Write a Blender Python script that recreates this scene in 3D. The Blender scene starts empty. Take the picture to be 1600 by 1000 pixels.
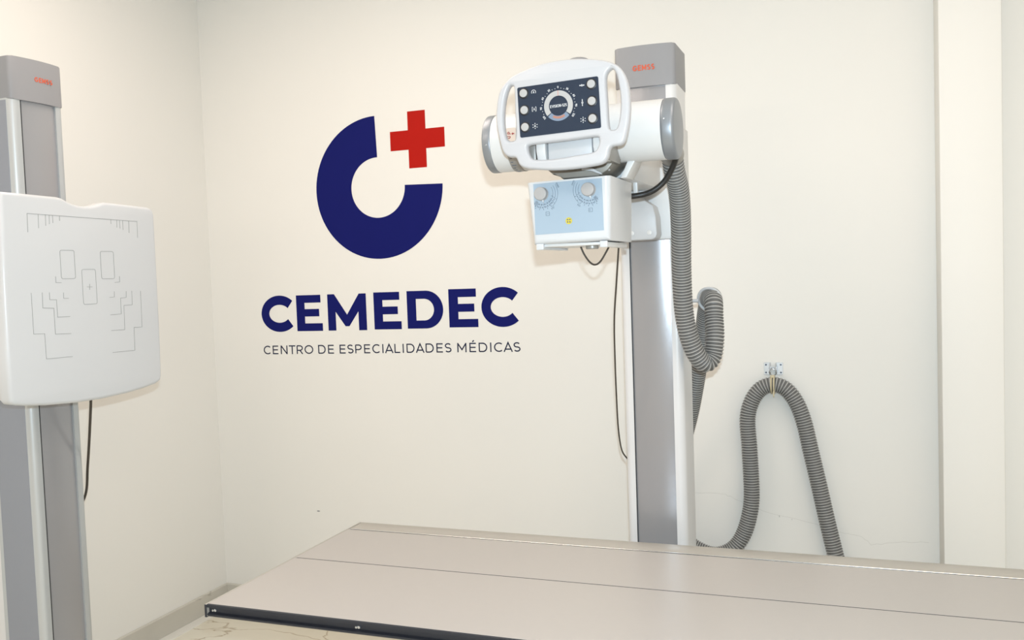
import bpy, bmesh, math, random
from mathutils import Vector, Matrix

random.seed(7)
scene = bpy.context.scene
COL = scene.collection
PI = math.pi

# ------------------------------------------------------------------ camera
CAM_H = 1.56
YAW, PITCH, ROLL, FPX = 0.3588, 0.0503, -0.0354, 1419.0
cy, sy, cp, sp = math.cos(YAW), math.sin(YAW), math.cos(PITCH), math.sin(PITCH)
fwd = Vector((-sy * cp, cy * cp, -sp))
r0 = Vector((cy, sy, 0)); u0 = r0.cross(fwd)
rgt = r0 * math.cos(ROLL) + u0 * math.sin(ROLL)
upv = u0 * math.cos(ROLL) - r0 * math.sin(ROLL)
cam_d = bpy.data.cameras.new('camera')
cam_d.sensor_width = 36.0
cam_d.lens = FPX / 1600.0 * 36.0
cam_d.clip_start = 0.05
cam = bpy.data.objects.new('camera', cam_d)
cam.matrix_world = Matrix(((rgt.x, upv.x, -fwd.x, 0), (rgt.y, upv.y, -fwd.y, 0), (rgt.z, upv.z, -fwd.z, CAM_H), (0, 0, 0, 1)))
COL.objects.link(cam)
scene.camera = cam

# ------------------------------------------------------------------ world, lights, exposure
world = bpy.data.worlds.new('world'); scene.world = world
world.use_nodes = True
world.node_tree.nodes['Background'].inputs[0].default_value = (1.0, 0.92, 0.82, 1)
world.node_tree.nodes['Background'].inputs[1].default_value = 0.05

def area(name, loc, size, power, color, target=None, size_y=None, shape='RECTANGLE'):
    d = bpy.data.lights.new(name, 'AREA'); d.shape = shape
    d.size = size; d.size_y = size_y or size
    d.energy = power; d.color = color
    o = bpy.data.objects.new(name, d); o.location = loc
    if target is not None:
        o.rotation_euler = (Vector(target) - Vector(loc)).to_track_quat('-Z', 'Y').to_euler()
    COL.objects.link(o)
    return o

# recessed ceiling panels of the room (out of frame) and the camera's own flash above the lens
WARM = (1.0, 0.835, 0.73)
for lx, ly, lw in ((-1.78, 2.32, 15), (0.50, 2.10, 8.4), (-1.95, 0.20, 22), (0.80, 0.10, 17)):
    area('ceiling_panel_light', (lx, ly, 2.985), 1.2, lw, WARM, size_y=0.6)
fpos = Vector((0, 0, CAM_H)) + upv * 0.115 + rgt * 0.012 + fwd * 0.02
area('camera_flash', fpos, 0.035, 52, (0.63, 0.79, 0.91), target=fpos + fwd, size_y=0.022)

scene.view_settings.view_transform = 'Standard'
scene.view_settings.look = 'None'
scene.view_settings.gamma = 1.0
scene.view_settings.use_curve_mapping = False
scene.view_settings.exposure = 0.0

# ------------------------------------------------------------------ materials
def mat(name, col, rough=0.5, metal=0.0, var=0.0, vscale=8.0, bump=0.0, bscale=60.0, spec=0.5, coat=0.0):
    m = bpy.data.materials.new(name); m.use_nodes = True
    nt = m.node_tree; b = nt.nodes['Principled BSDF']
    b.inputs['Base Color'].default_value = (*col, 1)
    b.inputs['Roughness'].default_value = rough
    b.inputs['Metallic'].default_value = metal
    b.inputs['Specular IOR Level'].default_value = spec
    b.inputs['Coat Weight'].default_value = coat
    b.inputs['Coat Roughness'].default_value = 0.12
    tc = nt.nodes.new('ShaderNodeTexCoord')
    if var > 0:
        n = nt.nodes.new('ShaderNodeTexNoise'); n.inputs['Scale'].default_value = vscale; n.inputs['Detail'].default_value = 4
        nt.links.new(tc.outputs['Object'], n.inputs['Vector'])
        mx = nt.nodes.new('ShaderNodeMix'); mx.data_type = 'RGBA'
        mx.inputs[6].default_value = (*[c * (1 - var) for c in col], 1)
        mx.inputs[7].default_value = (*[min(1, c * (1 + var)) for c in col], 1)
        nt.links.new(n.outputs['Fac'], mx.inputs[0]); nt.links.new(mx.outputs[2], b.inputs['Base Color'])
    if bump > 0:
        n2 = nt.nodes.new('ShaderNodeTexNoise'); n2.inputs['Scale'].default_value = bscale; n2.inputs['Detail'].default_value = 3
        nt.links.new(tc.outputs['Object'], n2.inputs['Vector'])
        bp = nt.nodes.new('ShaderNodeBump'); bp.inputs['Strength'].default_value = bump; bp.inputs['Distance'].default_value = 0.002
        nt.links.new(n2.outputs['Fac'], bp.inputs['Height']); nt.links.new(bp.outputs['Normal'], b.inputs['Normal'])
    return m

def marble(name, base, vein, rough, scale=1.2, vw=0.012):
    m = bpy.data.materials.new(name); m.use_nodes = True
    nt = m.node_tree; b = nt.nodes['Principled BSDF']; b.inputs['Roughness'].default_value = rough
    tc = nt.nodes.new('ShaderNodeTexCoord')
    n = nt.nodes.new('ShaderNodeTexNoise'); n.inputs['Scale'].default_value = scale; n.inputs['Detail'].default_value = 6; n.inputs['Distortion'].default_value = 0.6
    nt.links.new(tc.outputs['Object'], n.inputs['Vector'])
    # a vein where the noise crosses its middle value
    s = nt.nodes.new('ShaderNodeMath'); s.operation = 'SUBTRACT'; s.inputs[1].default_value = 0.5
    a = nt.nodes.new('ShaderNodeMath'); a.operation = 'ABSOLUTE'
    r = nt.nodes.new('ShaderNodeValToRGB')
    r.color_ramp.elements[0].position = 0.0; r.color_ramp.elements[0].color = (*vein, 1)
    r.color_ramp.elements[1].position = vw; r.color_ramp.elements[1].color = (*base, 1)
    e = r.color_ramp.elements.new(0.2); e.color = (*[c * 0.9 for c in base], 1)
    nt.links.new(n.outputs['Fac'], s.inputs[0]); nt.links.new(s.outputs[0], a.inputs[0]); nt.links.new(a.outputs[0], r.inputs[0])
    nt.links.new(r.outputs[0], b.inputs['Base Color'])
    return m

M = dict(
    wall=mat('painted_plaster', (0.86, 0.84, 0.79), 0.55, var=0.012, vscale=1.5, bump=0.05, bscale=25, spec=0.3),
    ceil=mat('white_ceiling', (0.90, 0.88, 0.84), 0.8),
    floor=marble('marble_tile', (0.82, 0.78, 0.66), (0.50, 0.42, 0.30), 0.25, 0.9, 0.004),
    base=marble('marble_skirting', (0.62, 0.59, 0.52), (0.45, 0.42, 0.36), 0.3, 2.2, 0.012),
    grout=mat('dark_grout', (0.12, 0.11, 0.09), 0.9),
    cove=mat('white_cove_plastic', (0.78, 0.76, 0.70), 0.4),
    white=mat('white_gloss_plastic', (0.625, 0.64, 0.655), 0.28, var=0.01),
    panelw=mat('control_panel_white', (0.545, 0.545, 0.56), 0.3),
    seamalu=mat('grey_aluminium_profile', (0.52, 0.545, 0.555), 0.36, metal=0.35),
    brownmetal=mat('dull_brown_casting', (0.29, 0.27, 0.235), 0.42, metal=0.3),
    enamel=mat('white_enamel_housing', (0.69, 0.69, 0.68), 0.35, var=0.01),
    creamcov=mat('pale_grey_cover', (0.56, 0.57, 0.58), 0.4),
    alu=mat('satin_aluminium', (0.74, 0.76, 0.78), 0.34, metal=0.45, var=0.02),
    colwhite=mat('column_white_enamel', (0.74, 0.74, 0.74), 0.32, metal=0.05),
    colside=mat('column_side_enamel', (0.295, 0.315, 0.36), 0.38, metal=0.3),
    insert=mat('grey_metallic_insert', (0.375, 0.375, 0.39), 0.21, metal=0.35, bump=0.10, bscale=900),
    cap=mat('grey_cap_plastic', (0.285, 0.285, 0.295), 0.45, bump=0.03, bscale=400),
    silver=mat('silver_end_cap', (0.29, 0.31, 0.335), 0.40, metal=0.55, bump=0.03, bscale=500),
    black=mat('black_gap', (0.012, 0.014, 0.018), 0.5),
    navyplate=mat('navy_membrane', (0.020, 0.031, 0.054), 0.45, spec=0.25, bump=0.02, bscale=500),
    socket=mat('black_socket', (0.008, 0.009, 0.012), 0.4),
    button=mat('pale_button', (0.44, 0.435, 0.43), 0.5, bump=0.1, bscale=900),
    knob=mat('grey_knob', (0.40, 0.39, 0.385), 0.5),
    print_w=mat('white_print', (0.72, 0.73, 0.74), 0.5),
    print_g=mat('grey_print', (0.30, 0.31, 0.31), 0.6),
    print_d=mat('dark_print', (0.10, 0.13, 0.18), 0.6),
    print_s=mat('faded_slate_print', (0.15, 0.19, 0.24), 0.6),
    orange=mat('orange_print', (0.62, 0.10, 0.04), 0.5),
    orange2=mat('faded_orange', (0.40, 0.19, 0.14), 0.5),
    blueprint=mat('blue_grey_window', (0.19, 0.25, 0.34), 0.4),
    needle=mat('red_needle', (0.60, 0.22, 0.18), 0.5),
    maroon=mat('dark_red_print', (0.28, 0.03, 0.03), 0.5),
    tan=mat('tan_sticker', (0.62, 0.52, 0.44), 0.5),
    blueplate=mat('pale_blue_plate', (0.345, 0.44, 0.53), 0.42, var=0.01),
    yellow=mat('yellow_sticker', (0.60, 0.50, 0.05), 0.5),
    navy=mat('navy_vinyl', (0.008, 0.011, 0.125), 0.5, var=0.03, spec=0.08),
    ink=mat('dark_navy_vinyl', (0.018, 0.022, 0.055), 0.5, spec=0.1),
    red=mat('red_vinyl', (0.46, 0.011, 0.006), 0.45, var=0.03, spec=0.1),
    laminate=mat('beige_grey_laminate', (0.485, 0.455, 0.425), 0.33, var=0.015, vscale=40, bump=0.02, bscale=700),
    rail=mat('satin_rail', (0.50, 0.47, 0.42), 0.36, metal=0.25),
    edge=mat('dark_anodised_extrusion', (0.045, 0.05, 0.065), 0.32, metal=0.6),
    bright=mat('bright_aluminium', (0.82, 0.82, 0.80), 0.2, metal=0.9),
    steel=mat('zinc_plated_steel', (0.62, 0.66, 0.70), 0.25, metal=0.9),
    brass=mat('dull_bolt_metal', (0.42, 0.37, 0.28), 0.35, metal=0.8),
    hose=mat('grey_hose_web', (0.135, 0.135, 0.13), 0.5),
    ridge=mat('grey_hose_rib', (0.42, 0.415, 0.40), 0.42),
    cable=mat('black_cable', (0.018, 0.017, 0.016), 0.4),
    cable2=mat('dark_brown_cable', (0.055, 0.045, 0.035), 0.5),
    tie=mat('yellowed_tie', (0.62, 0.54, 0.36), 0.45),
    crack=mat('hairline_crack', (0.70, 0.68, 0.63), 0.9),
    greymount=mat('grey_mount', (0.33, 0.32, 0.30), 0.4, metal=0.4),
)

# ------------------------------------------------------------------ helpers
ROOTS = {}
def root(name, base, label, cat, group=None):
    o = bpy.data.objects.new(name, None); o.empty_display_size = 0.1
    o.location = base; COL.objects.link(o)
    o['label'] = label; o['category'] = cat
    if group: o['group'] = group
    ROOTS[o] = Vector(base)
    return o

def base_of(parent):
    p = parent
    while p is not None and p not in ROOTS: p = p.parent
    return ROOTS[p] if p is not None else Vector((0, 0, 0))

def link(name, me, m, parent=None, label=None, **props):
    o = bpy.data.objects.new(name, me); COL.objects.link(o)
    if m is not None:
        for k in (m if isinstance(m, (list, tuple)) else [m]): me.materials.append(M[k])
    if parent is not None: o.parent = parent
    if label: o['label'] = label
    for k, v in props.items(): o[k] = v
    return o

def finish(name, bm, m, parent=None, label=None, ang=35, shift=True, **props):
    bmesh.ops.remove_doubles(bm, verts=bm.verts, dist=1e-6)
    bmesh.ops.recalc_face_normals(bm, faces=bm.faces)
    for f in bm.faces: f.smooth = True
    lim = math.radians(ang)
    for e in bm.edges:
        if len(e.link_faces) == 2:
            if e.calc_face_angle(0) > lim: e.smooth = False
        else: e.smooth = False
    if shift:
        b = base_of(parent)
        bmesh.ops.translate(bm, verts=bm.verts, vec=-b)
    me = bpy.data.meshes.new(name); bm.to_mesh(me); bm.free()
    return link(name, me, m, parent, label, **props)

def box(bm, x0, x1, y0, y1, z0, z1, bev=0.0, seg=2):
    vs = [bm.verts.new(p) for p in [(x0, y0, z0), (x1, y0, z0), (x1, y1, z0), (x0, y1, z0), (x0, y0, z1), (x1, y0, z1), (x1, y1, z1), (x0, y1, z1)]]
    fs = [bm.faces.new([vs[i] for i in q]) for q in [(0, 3, 2, 1), (4, 5, 6, 7), (0, 1, 5, 4), (1, 2, 6, 5), (2, 3, 7, 6), (3, 0, 4, 7)]]
    if bev > 0:
        es = list({e for f in fs for e in f.edges})
        bmesh.ops.bevel(bm, geom=es, offset=bev, segments=seg, profile=0.5, affect='EDGES')
    return bm

def prism(bm, pts, axis, a0, a1, bev=0.0, seg=2):
    """polygon pts extruded along an axis: 'z' (x,y), 'y' (x,z), 'x' (y,z)"""
    def P(p, a):
        return {'z': (p[0], p[1], a), 'y': (p[0], a, p[1]), 'x': (a, p[0], p[1])}[axis]
    A = [bm.verts.new(P(p, a0)) for p in pts]; B = [bm.verts.new(P(p, a1)) for p in pts]
    n = len(pts)
    f0 = bm.faces.new(A); f1 = bm.faces.new(B[::-1])
    for i in range(n):
        bm.faces.new([A[i], B[i], B[(i + 1) % n], A[(i + 1) % n]])
    if bev > 0:
        es = list(set(f0.edges) | set(f1.edges))
        bmesh.ops.bevel(bm, geom=es, offset=bev, segments=seg, profile=0.5, affect='EDGES')
    return bm

def rrect(x0, x1, y0, y1, r, n=5, rs=None):
    rs = rs or [r] * 4
    out = []
    for (cx_, cy_, a, rr) in ((x1 - rs[0], y1 - rs[0], 0, rs[0]), (x0 + rs[1], y1 - rs[1], 90, rs[1]), (x0 + rs[2], y0 + rs[2], 180, rs[2]), (x1 - rs[3], y0 + rs[3], 270, rs[3])):
        if rr <= 0: out.append((cx_, cy_)); continue
        for k in range(n + 1):
            t = math.radians(a + 90 * k / n); out.append((cx_ + rr * math.cos(t), cy_ + rr * math.sin(t)))
    return out

def cyl(bm, c, axis, r, h, seg=32, bev=0.0, bseg=3, r2=None):
    """cylinder starting at c, going h along axis vector"""
    ax = Vector(axis).normalized()
    q = Vector((0, 0, 1)).rotation_difference(ax).to_matrix()
    rings = []
    prof = [(0 if False else r, 0)]
    r2 = r if r2 is None else r2
    prof = []
    if bev > 0:
        for k in range(bseg + 1):
            t = PI / 2 * k / bseg; prof.append((r - bev + bev * math.sin(t), bev - bev * math.cos(t)))
        for k in range(bseg + 1):
            t = PI / 2 * k / bseg; prof.append((r2 - bev + bev * math.cos(t), h - bev + bev * math.sin(t)))
    else: prof = [(r, 0), (r2, h)]
    for (rr, z) in prof:
        rings.append([bm.verts.new(Vector(c) + q @ Vector((rr * math.cos(2 * PI * k / seg), rr * math.sin(2 * PI * k / seg), z))) for k in range(seg)])
    for a, b in zip(rings, rings[1:]):
        for k in range(seg): bm.faces.new([a[k], a[(k + 1) % seg], b[(k + 1) % seg], b[k]])
    bm.faces.new(rings[0][::-1]); bm.faces.new(rings[-1])
    return bm

def catmull(P, per=8):
    P = [Vector(p) for p in P]; out = []
    for i in range(len(P) - 1):
        p0 = P[max(i - 1, 0)]; p1 = P[i]; p2 = P[i + 1]; p3 = P[min(i + 2, len(P) - 1)]
        for k in range(per):
            t = k / per
            out.append(0.5 * ((2 * p1) + (p2 - p0) * t + (2 * p0 - 5 * p1 + 4 * p2 - p3) * t * t + (3 * p1 - p0 - 3 * p2 + p3) * t ** 3))
    out.append(P[-1]); return out

def frames(pts):
    T = [(pts[min(i + 1, len(pts) - 1)] - pts[max(i - 1, 0)]).normalized() for i in range(len(pts))]
    n = T[0].orthogonal().normalized(); N = []
    for i, t in enumerate(T):
        if i: n = T[i - 1].rotation_difference(t) @ n
        n = (n - t * n.dot(t)).normalized(); N.append(n)
    return T, N

def tube(bm, pts, r, seg=10, caps=True):
    T, N = frames(pts); rings = []
    for p, t, n in zip(pts, T, N):
        b = t.cross(n)
        rings.append([bm.verts.new(p + (n * math.cos(2 * PI * k / seg) + b * math.sin(2 * PI * k / seg)) * r) for k in range(seg)])
    for a, c in zip(rings, rings[1:]):
        for k in range(seg): bm.faces.new([a[k], a[(k + 1) % seg], c[(k + 1) % seg], c[k]])
    if caps: bm.faces.new(rings[0][::-1]); bm.faces.new(rings[-1])
    return bm

def torus(bm, c, axis, R, r, seg=32, s2=10):
    ax = Vector(axis).normalized(); q = Vector((0, 0, 1)).rotation_difference(ax).to_matrix(); rings = []
    for i in range(seg):
        a = 2 * PI * i / seg; d = Vector((math.cos(a), math.sin(a), 0))
        rings.append([bm.verts.new(Vector(c) + q @ (d * (R + r * math.cos(2 * PI * k / s2)) + Vector((0, 0, r * math.sin(2 * PI * k / s2))))) for k in range(s2)])
    for i in range(seg):
        a = rings[i]; b = rings[(i + 1) % seg]
        for k in range(s2): bm.faces.new([a[k], b[k], b[(k + 1) % s2], a[(k + 1) % s2]])
    return bm

def filled_curve(name, loops, ext, bev, mapfn, m, parent, label=None):
    """2-D outline with holes, rounded edges; mapfn turns (u, v, w) into a world point"""
    cu = bpy.data.curves.new(name, 'CURVE'); cu.dimensions = '2D'; cu.fill_mode = 'BOTH'
    cu.extrude = ext; cu.bevel_depth = bev; cu.bevel_resolution = 4; cu.offset = -bev
    for lp in loops:
        s = cu.splines.new('POLY'); s.points.add(len(lp) - 1); s.use_cyclic_u = True
        for i, (u, v) in enumerate(lp): s.points[i].co = (u, v, 0, 1)
    tmp = bpy.data.objects.new('tmp', cu); COL.objects.link(tmp)
    bpy.context.view_layer.update()
    me0 = bpy.data.meshes.new_from_object(tmp.evaluated_get(bpy.context.evaluated_depsgraph_get()))
    bm = bmesh.new(); bm.from_mesh(me0)
    for v in bm.verts: v.co = mapfn(v.co.x, v.co.y, v.co.z)
    bpy.data.objects.remove(tmp); bpy.data.curves.remove(cu); bpy.data.meshes.remove(me0)
    return finish(name, bm, m, parent, label, ang=50)

def smooth_loop(lp, per=4):
    P = [Vector((a, b, 0)) for a, b in lp]; n = len(P); out = []
    for i in range(n):
        p0, p1, p2, p3 = P[i - 1], P[i], P[(i + 1) % n], P[(i + 2) % n]
        for k in range(per):
            t = k / per
            q = 0.5 * ((2 * p1) + (p2 - p0) * t + (2 * p0 - 5 * p1 + 4 * p2 - p3) * t * t + (3 * p1 - p0 - 3 * p2 + p3) * t ** 3)
            out.append((q.x, q.y))
    return out

# ---- flat print: strokes laid on a plane (origin, u axis, v axis), raised by e
class Plane:
    def __init__(self, o, u, v, e=0.0008):
        self.o = Vector(o); self.u = Vector(u).normalized(); self.v = Vector(v).normalized(); self.n = self.u.cross(self.v); self.e = e
    def P(self, a, b, h=0.0): return self.o + self.u * a + self.v * b + self.n * h

def poly_on(bm, pl, pts, e=None, e0=0.0):
    e = pl.e if e is None else e
    A = [bm.verts.new(pl.P(a, b, e0)) for a, b in pts]; B = [bm.verts.new(pl.P(a, b, e)) for a, b in pts]
    bm.faces.new(B)
    for i in range(len(pts)): bm.faces.new([A[i], A[(i + 1) % len(pts)], B[(i + 1) % len(pts)], B[i]])

NSTROKE = [0]
def stroke_on(bm, pl, pts, w, e=None, closed=False):
    e = pl.e if e is None else e
    NSTROKE[0] += 1; e += (NSTROKE[0] % 5) * 0.00004      # crossing strokes never share a plane
    n = len(pts); L = []; R = []
    V = [Vector((a, b)) for a, b in pts]
    for i in range(n):
        if closed: d0 = (V[i] - V[i - 1]).normalized(); d1 = (V[(i + 1) % n] - V[i]).normalized()
        else:
            d0 = (V[i] - V[max(i - 1, 0)]).normalized() if i else None
            d1 = (V[min(i + 1, n - 1)] - V[i]).normalized() if i < n - 1 else None
            d0 = d0 or d1; d1 = d1 or d0
        t = (d0 + d1)
        t = t.normalized() if t.length > 1e-6 else d0
        nn = Vector((-t.y, t.x)); c = max(0.35, nn.dot(Vector((-d0.y, d0.x))))
        L.append(V[i] + nn * (w / 2 / c)); R.append(V[i] - nn * (w / 2 / c))
    def mk(S, h): return [bm.verts.new(pl.P(p.x, p.y, h)) for p in S]
    Lt, Rt, Lb, Rb = mk(L, e), mk(R, e), mk(L, 0), mk(R, 0)
    for i in range(n if closed else n - 1):
        j = (i + 1) % n
        bm.faces.new([Rt[i], Rt[j], Lt[j], Lt[i]])
        bm.faces.new([Lt[i], Lt[j], Lb[j], Lb[i]]); bm.faces.new([Rb[i], Rb[j], Rt[j], Rt[i]])
    if not closed:
        bm.faces.new([Lb[0], Rb[0], Rt[0], Lt[0]]); bm.faces.new([Lt[-1], Rt[-1], Rb[-1], Lb[-1]])

def arc(cx_, cy_, rx, ry, a0, a1, n=16):
    return [(cx_ + rx * math.cos(math.radians(a0 + (a1 - a0) * k / n)), cy_ + ry * math.sin(math.radians(a0 + (a1 - a0) * k / n))) for k in range(n + 1)]

def glyph(ch, t):
    """centre-line strokes of a capital of height 1 and stroke t; returns (strokes, width)"""
    h = t / 2
    if ch in 'CG':
        w = 0.92; a = arc(0.5, 0.5, 0.5 - h, 0.5 - h, 48, 312, 24)
        if ch == 'C': return [a], 0.86
        return [arc(0.5, 0.5, 0.5 - h, 0.5 - h, 42, 352, 28), [(0.54, 0.45), (0.96, 0.45)]], 0.98
    if ch in 'EÉ':
        w = 0.68; s = [[(w, 1 - h), (h, 1 - h), (h, h), (w, h)], [(h, 0.51), (w * 0.93, 0.51)]]
        if ch == 'É': s.append([(0.33, 1.10), (0.47, 1.26)])
        return s, w
    if ch == 'N': return [[(h, 0), (h, 1)], [(h, 1 - h * 0.4), (0.82 - h, h * 0.4)], [(0.82 - h, 0), (0.82 - h, 1)]], 0.82
    if ch == 'T': return [[(0, 1 - h), (0.78, 1 - h)], [(0.39, 0), (0.39, 1 - h)]], 0.78
    if ch in 'PR':
        s = [[(h, 0), (h, 1 - h)], [(h, 1 - h), (0.38, 1 - h)] + arc(0.38, 0.68, 0.37 - h, 0.32 - h, 88, -88, 12) + [(0.38, 0.36 + h), (h, 0.36 + h)]]
        if ch == 'R': s.append([(0.42, 0.38), (0.70, 0)])
        return s, 0.75
    if ch == 'O': return [arc(0.52, 0.5, 0.52 - h, 0.5 - h, 0, 360, 32)], 1.04
    if ch == '0': return [arc(0.35, 0.5, 0.35 - h, 0.5 - h, 0, 360, 24)], 0.70
    if ch == 'D': return [[(h, h), (h, 1 - h), (0.42, 1 - h)] + arc(0.42, 0.5, 0.46 - h, 0.5 - h, 85, -85, 16) + [(0.42, h), (h, h)]], 0.88
    if ch == 'S':
        q = (1 - 2 * h) / 4
        return [arc(0.345, 1 - h - q, 0.335 - h, q, 32, 265, 16) + arc(0.355, h + q, 0.345 - h, q, 85, -148, 16)], 0.71
    if ch == 'I': return [[(h, 0), (h, 1)]], t
    if ch == 'A': return [[(h * 0.8, 0), (0.46, 1 - h * 0.5), (0.92 - h * 0.8, 0)], [(0.18, 0.28), (0.74, 0.28)]], 0.92
    if ch == 'L': return [[(h, 1), (h, h), (0.62, h)]], 0.62
    if ch == 'M': return [[(h, 0), (h, 1)], [(0.96 - h, 0), (0.96 - h, 1)], [(h * 1.1, 1 - h * 1.1), (0.48, 0.28), (0.96 - h * 1.1, 1 - h * 1.1)]], 0.96
    if ch == 'V': return [[(h, 1), (0.45, h), (0.9 - h, 1)]], 0.9
    if ch == 'U': return [[(h, 1), (h, 0.36)] + arc(0.36, 0.36, 0.36 - h, 0.36 - h, 180, 360, 12) + [(0.72 - h, 1)]], 0.72
    if ch == '-': return [[(0, 0.42), (0.4, 0.42)]], 0.4
    if ch == '1': return [[(0, 0.82), (0.2, 1 - h), (0.2, 0)]], 0.3
    if ch == '2': return [arc(0.31, 0.69, 0.31 - h, 0.31 - h, 160, -35, 12) + [(h, h), (0.64, h)]], 0.64
    if ch == '3': return [arc(0.3, 0.74, 0.28 - h, 0.26 - h, 150, -80, 10), arc(0.3, 0.27, 0.32 - h, 0.27 - h, 90, -150, 10)], 0.62
    if ch == '5': return [[(0.58, 1 - h), (0.12, 1 - h), (0.08, 0.52)] + arc(0.3, 0.31, 0.32 - h, 0.31 - h, 110, -150, 12)], 0.62
    if ch == '6': return [arc(0.33, 0.32, 0.33 - h, 0.32 - h, 0, 360, 16), [(0.03, 0.36), (0.42, 1)]], 0.66
    if ch == '9': return [arc(0.33, 0.68, 0.33 - h, 0.32 - h, 0, 360, 16), [(0.63, 0.64), (0.24, 0)]], 0.66
    return [], 0.35

def text_width(s, t, gap):
    w = 0
    for c in s: w += glyph(c, t)[1] + gap
    return w - gap

def text_on(bm, pl, s, x, y, size, t=0.12, gap=0.16, rot=0.0, center=False, stretch=1.0):
    if center:
        W = text_width(s, t, gap) * size * stretch; ox, oy = -W / 2, -size / 2
    else: ox = oy = 0.0
    ca, sa = math.cos(rot), math.sin(rot); cur = 0
    for c in s:
        st, w = glyph(c, t)
        for ln in st:
            q = []
            for a, b in ln:
                a = ox + (cur + a) * size * stretch; b = oy + b * size
                q.append((x + a * ca - b * sa, y + a * sa + b * ca))
            stroke_on(bm, pl, q, t * size)
        cur += w + gap
    return cur

# ================================================================== THE ROOM
XL, YB, XR, YF, ZC = -2.90, 3.61, 1.75, -1.6, 3.0
def slab(name, x0, x1, y0, y1, z0, z1, m, label=None):
    bm = bmesh.new(); box(bm, x0, x1, y0, y1, z0, z1)
    return finish(name, bm, m, None, label, kind='structure')

floor = slab('floor', XL - .1, XR + .1, YF - .1, YB + .1, -0.06, -0.004, 'grout', 'beige marble tiled floor with brown veins')
wall_back = slab('wall_back', XL - .1, XR + .1, YB, YB + .1, -0.06, ZC + .06, 'wall', 'cream painted back wall carrying the clinic logo')
wall_left = slab('wall_left', XL - .1, XL, YF - .1, YB, -0.06, ZC + .06, 'wall', 'cream painted side wall behind the wall stand')
slab('wall_right', XR, XR + .1, YF - .1, YB, -0.06, ZC + .06, 'wall')
slab('wall_front', XL, XR, YF - .1, YF, -0.06, ZC + .06, 'wall')
slab('ceiling', XL, XR, YF, YB, ZC, ZC + .06, 'ceil')
# floor tiles, thin dark joints between them
tile_me = None
xs = [-2.895 + 1.2 * i for i in range(4)]; ys = [3.605 - 1.2 * (j + 1) for j in range(5)]
for i, x in enumerate(xs):
    for j, y in enumerate(ys):
        if tile_me is None:
            bm = bmesh.new(); box(bm, 0.001, 1.199, 0.001, 1.199, -0.006, 0.0, 0.0008, 1)
            t = finish('tile', bm, 'floor', floor, shift=False); tile_me = t.data
        else: t = link('tile', tile_me, None, floor)
        t.location = (x, y, 0)
# marble skirting and the white cove at its foot
bm = bmesh.new(); prism(bm, [(XL, 0), (XL + .012, 0), (XL + .012, .092), (XL + .009, .096), (XL, .096)], 'y', YF, YB)
finish('baseboard_left', bm, 'base', None, 'grey marble skirting along the side wall', kind='structure')
bm = bmesh.new(); prism(bm, [(YB, 0), (YB - .012, 0), (YB - .012, .092), (YB - .009, .096), (YB, .096)], 'x', XL + .012, XR)
finish('baseboard_back', bm, 'base', None, 'grey marble skirting along the back wall', kind='structure')
qr = [(0, 0), (.054, 0), (.053, .003), (.050, .004), (0, .004)]
bm = bmesh.new(); prism(bm, [(XL + .0125 + a, b) for a, b in qr], 'y', YF, YB - .0125)
finish('trim_1', bm, 'cove', None, 'flat white strip on the floor along the side skirting', kind='structure')
bm = bmesh.new(); prism(bm, [(YB - .0125 - a, b) for a, b in qr], 'x', XL + .067, XR)
finish('trim_2', bm, 'cove', None, 'flat white strip on the floor along the back skirting', kind='structure')
# pilaster at the right of the back wall
bm = bmesh.new(); box(bm, 0.287, 0.478, YB - 0.18, YB, 0, ZC, 0.004, 2)
finish('trim_3', bm, 'wall', None, 'cream square pilaster standing out of the back wall', kind='structure')
# hairline crack and scuffs on the plaster
wpl = Plane((0, YB, 0), (1, 0, 0), (0, 0, 1), 0.0004)
bm = bmesh.new()
ck = [(-0.6013, 0.6644), (-0.4882, 0.6652), (-0.4391, 0.6448), (-0.3375, 0.6048), (-0.1765, 0.572), (-0.0386, 0.5365), (0.0179, 0.5281), (0.0556, 0.4966), (0.14, 0.5148), (0.2828, 0.5226)]
cw = []
for (a, b), (c, d) in zip(ck, ck[1:]):
    for k in range(5):
        t = k / 5; cw.append((a + (c - a) * t + random.uniform(-.003, .003), b + (d - b) * t + random.uniform(-.003, .003)))
stroke_on(bm, wpl, cw, 0.0012)
finish('hairline_crack', bm, 'crack', wall_back)
bm = bmesh.new()
poly_on(bm, wpl, [(-2.364 , .4835), (-2.358, .481), (-2.349, .4825), (-2.346, .485), (-2.354, .4875), (-2.362, .4865)])
finish('scuff_mark', bm, 'print_g', wall_back)
bm = bmesh.new()
stroke_on(bm, wpl, [(-0.2772, 0.590), (-0.2752, 0.583)], 0.0016); stroke_on(bm, wpl, [(-0.2302, 0.579), (-0.2290, 0.575)], 0.001)
finish('scuff_mark', bm, 'print_g', wall_back)

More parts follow.
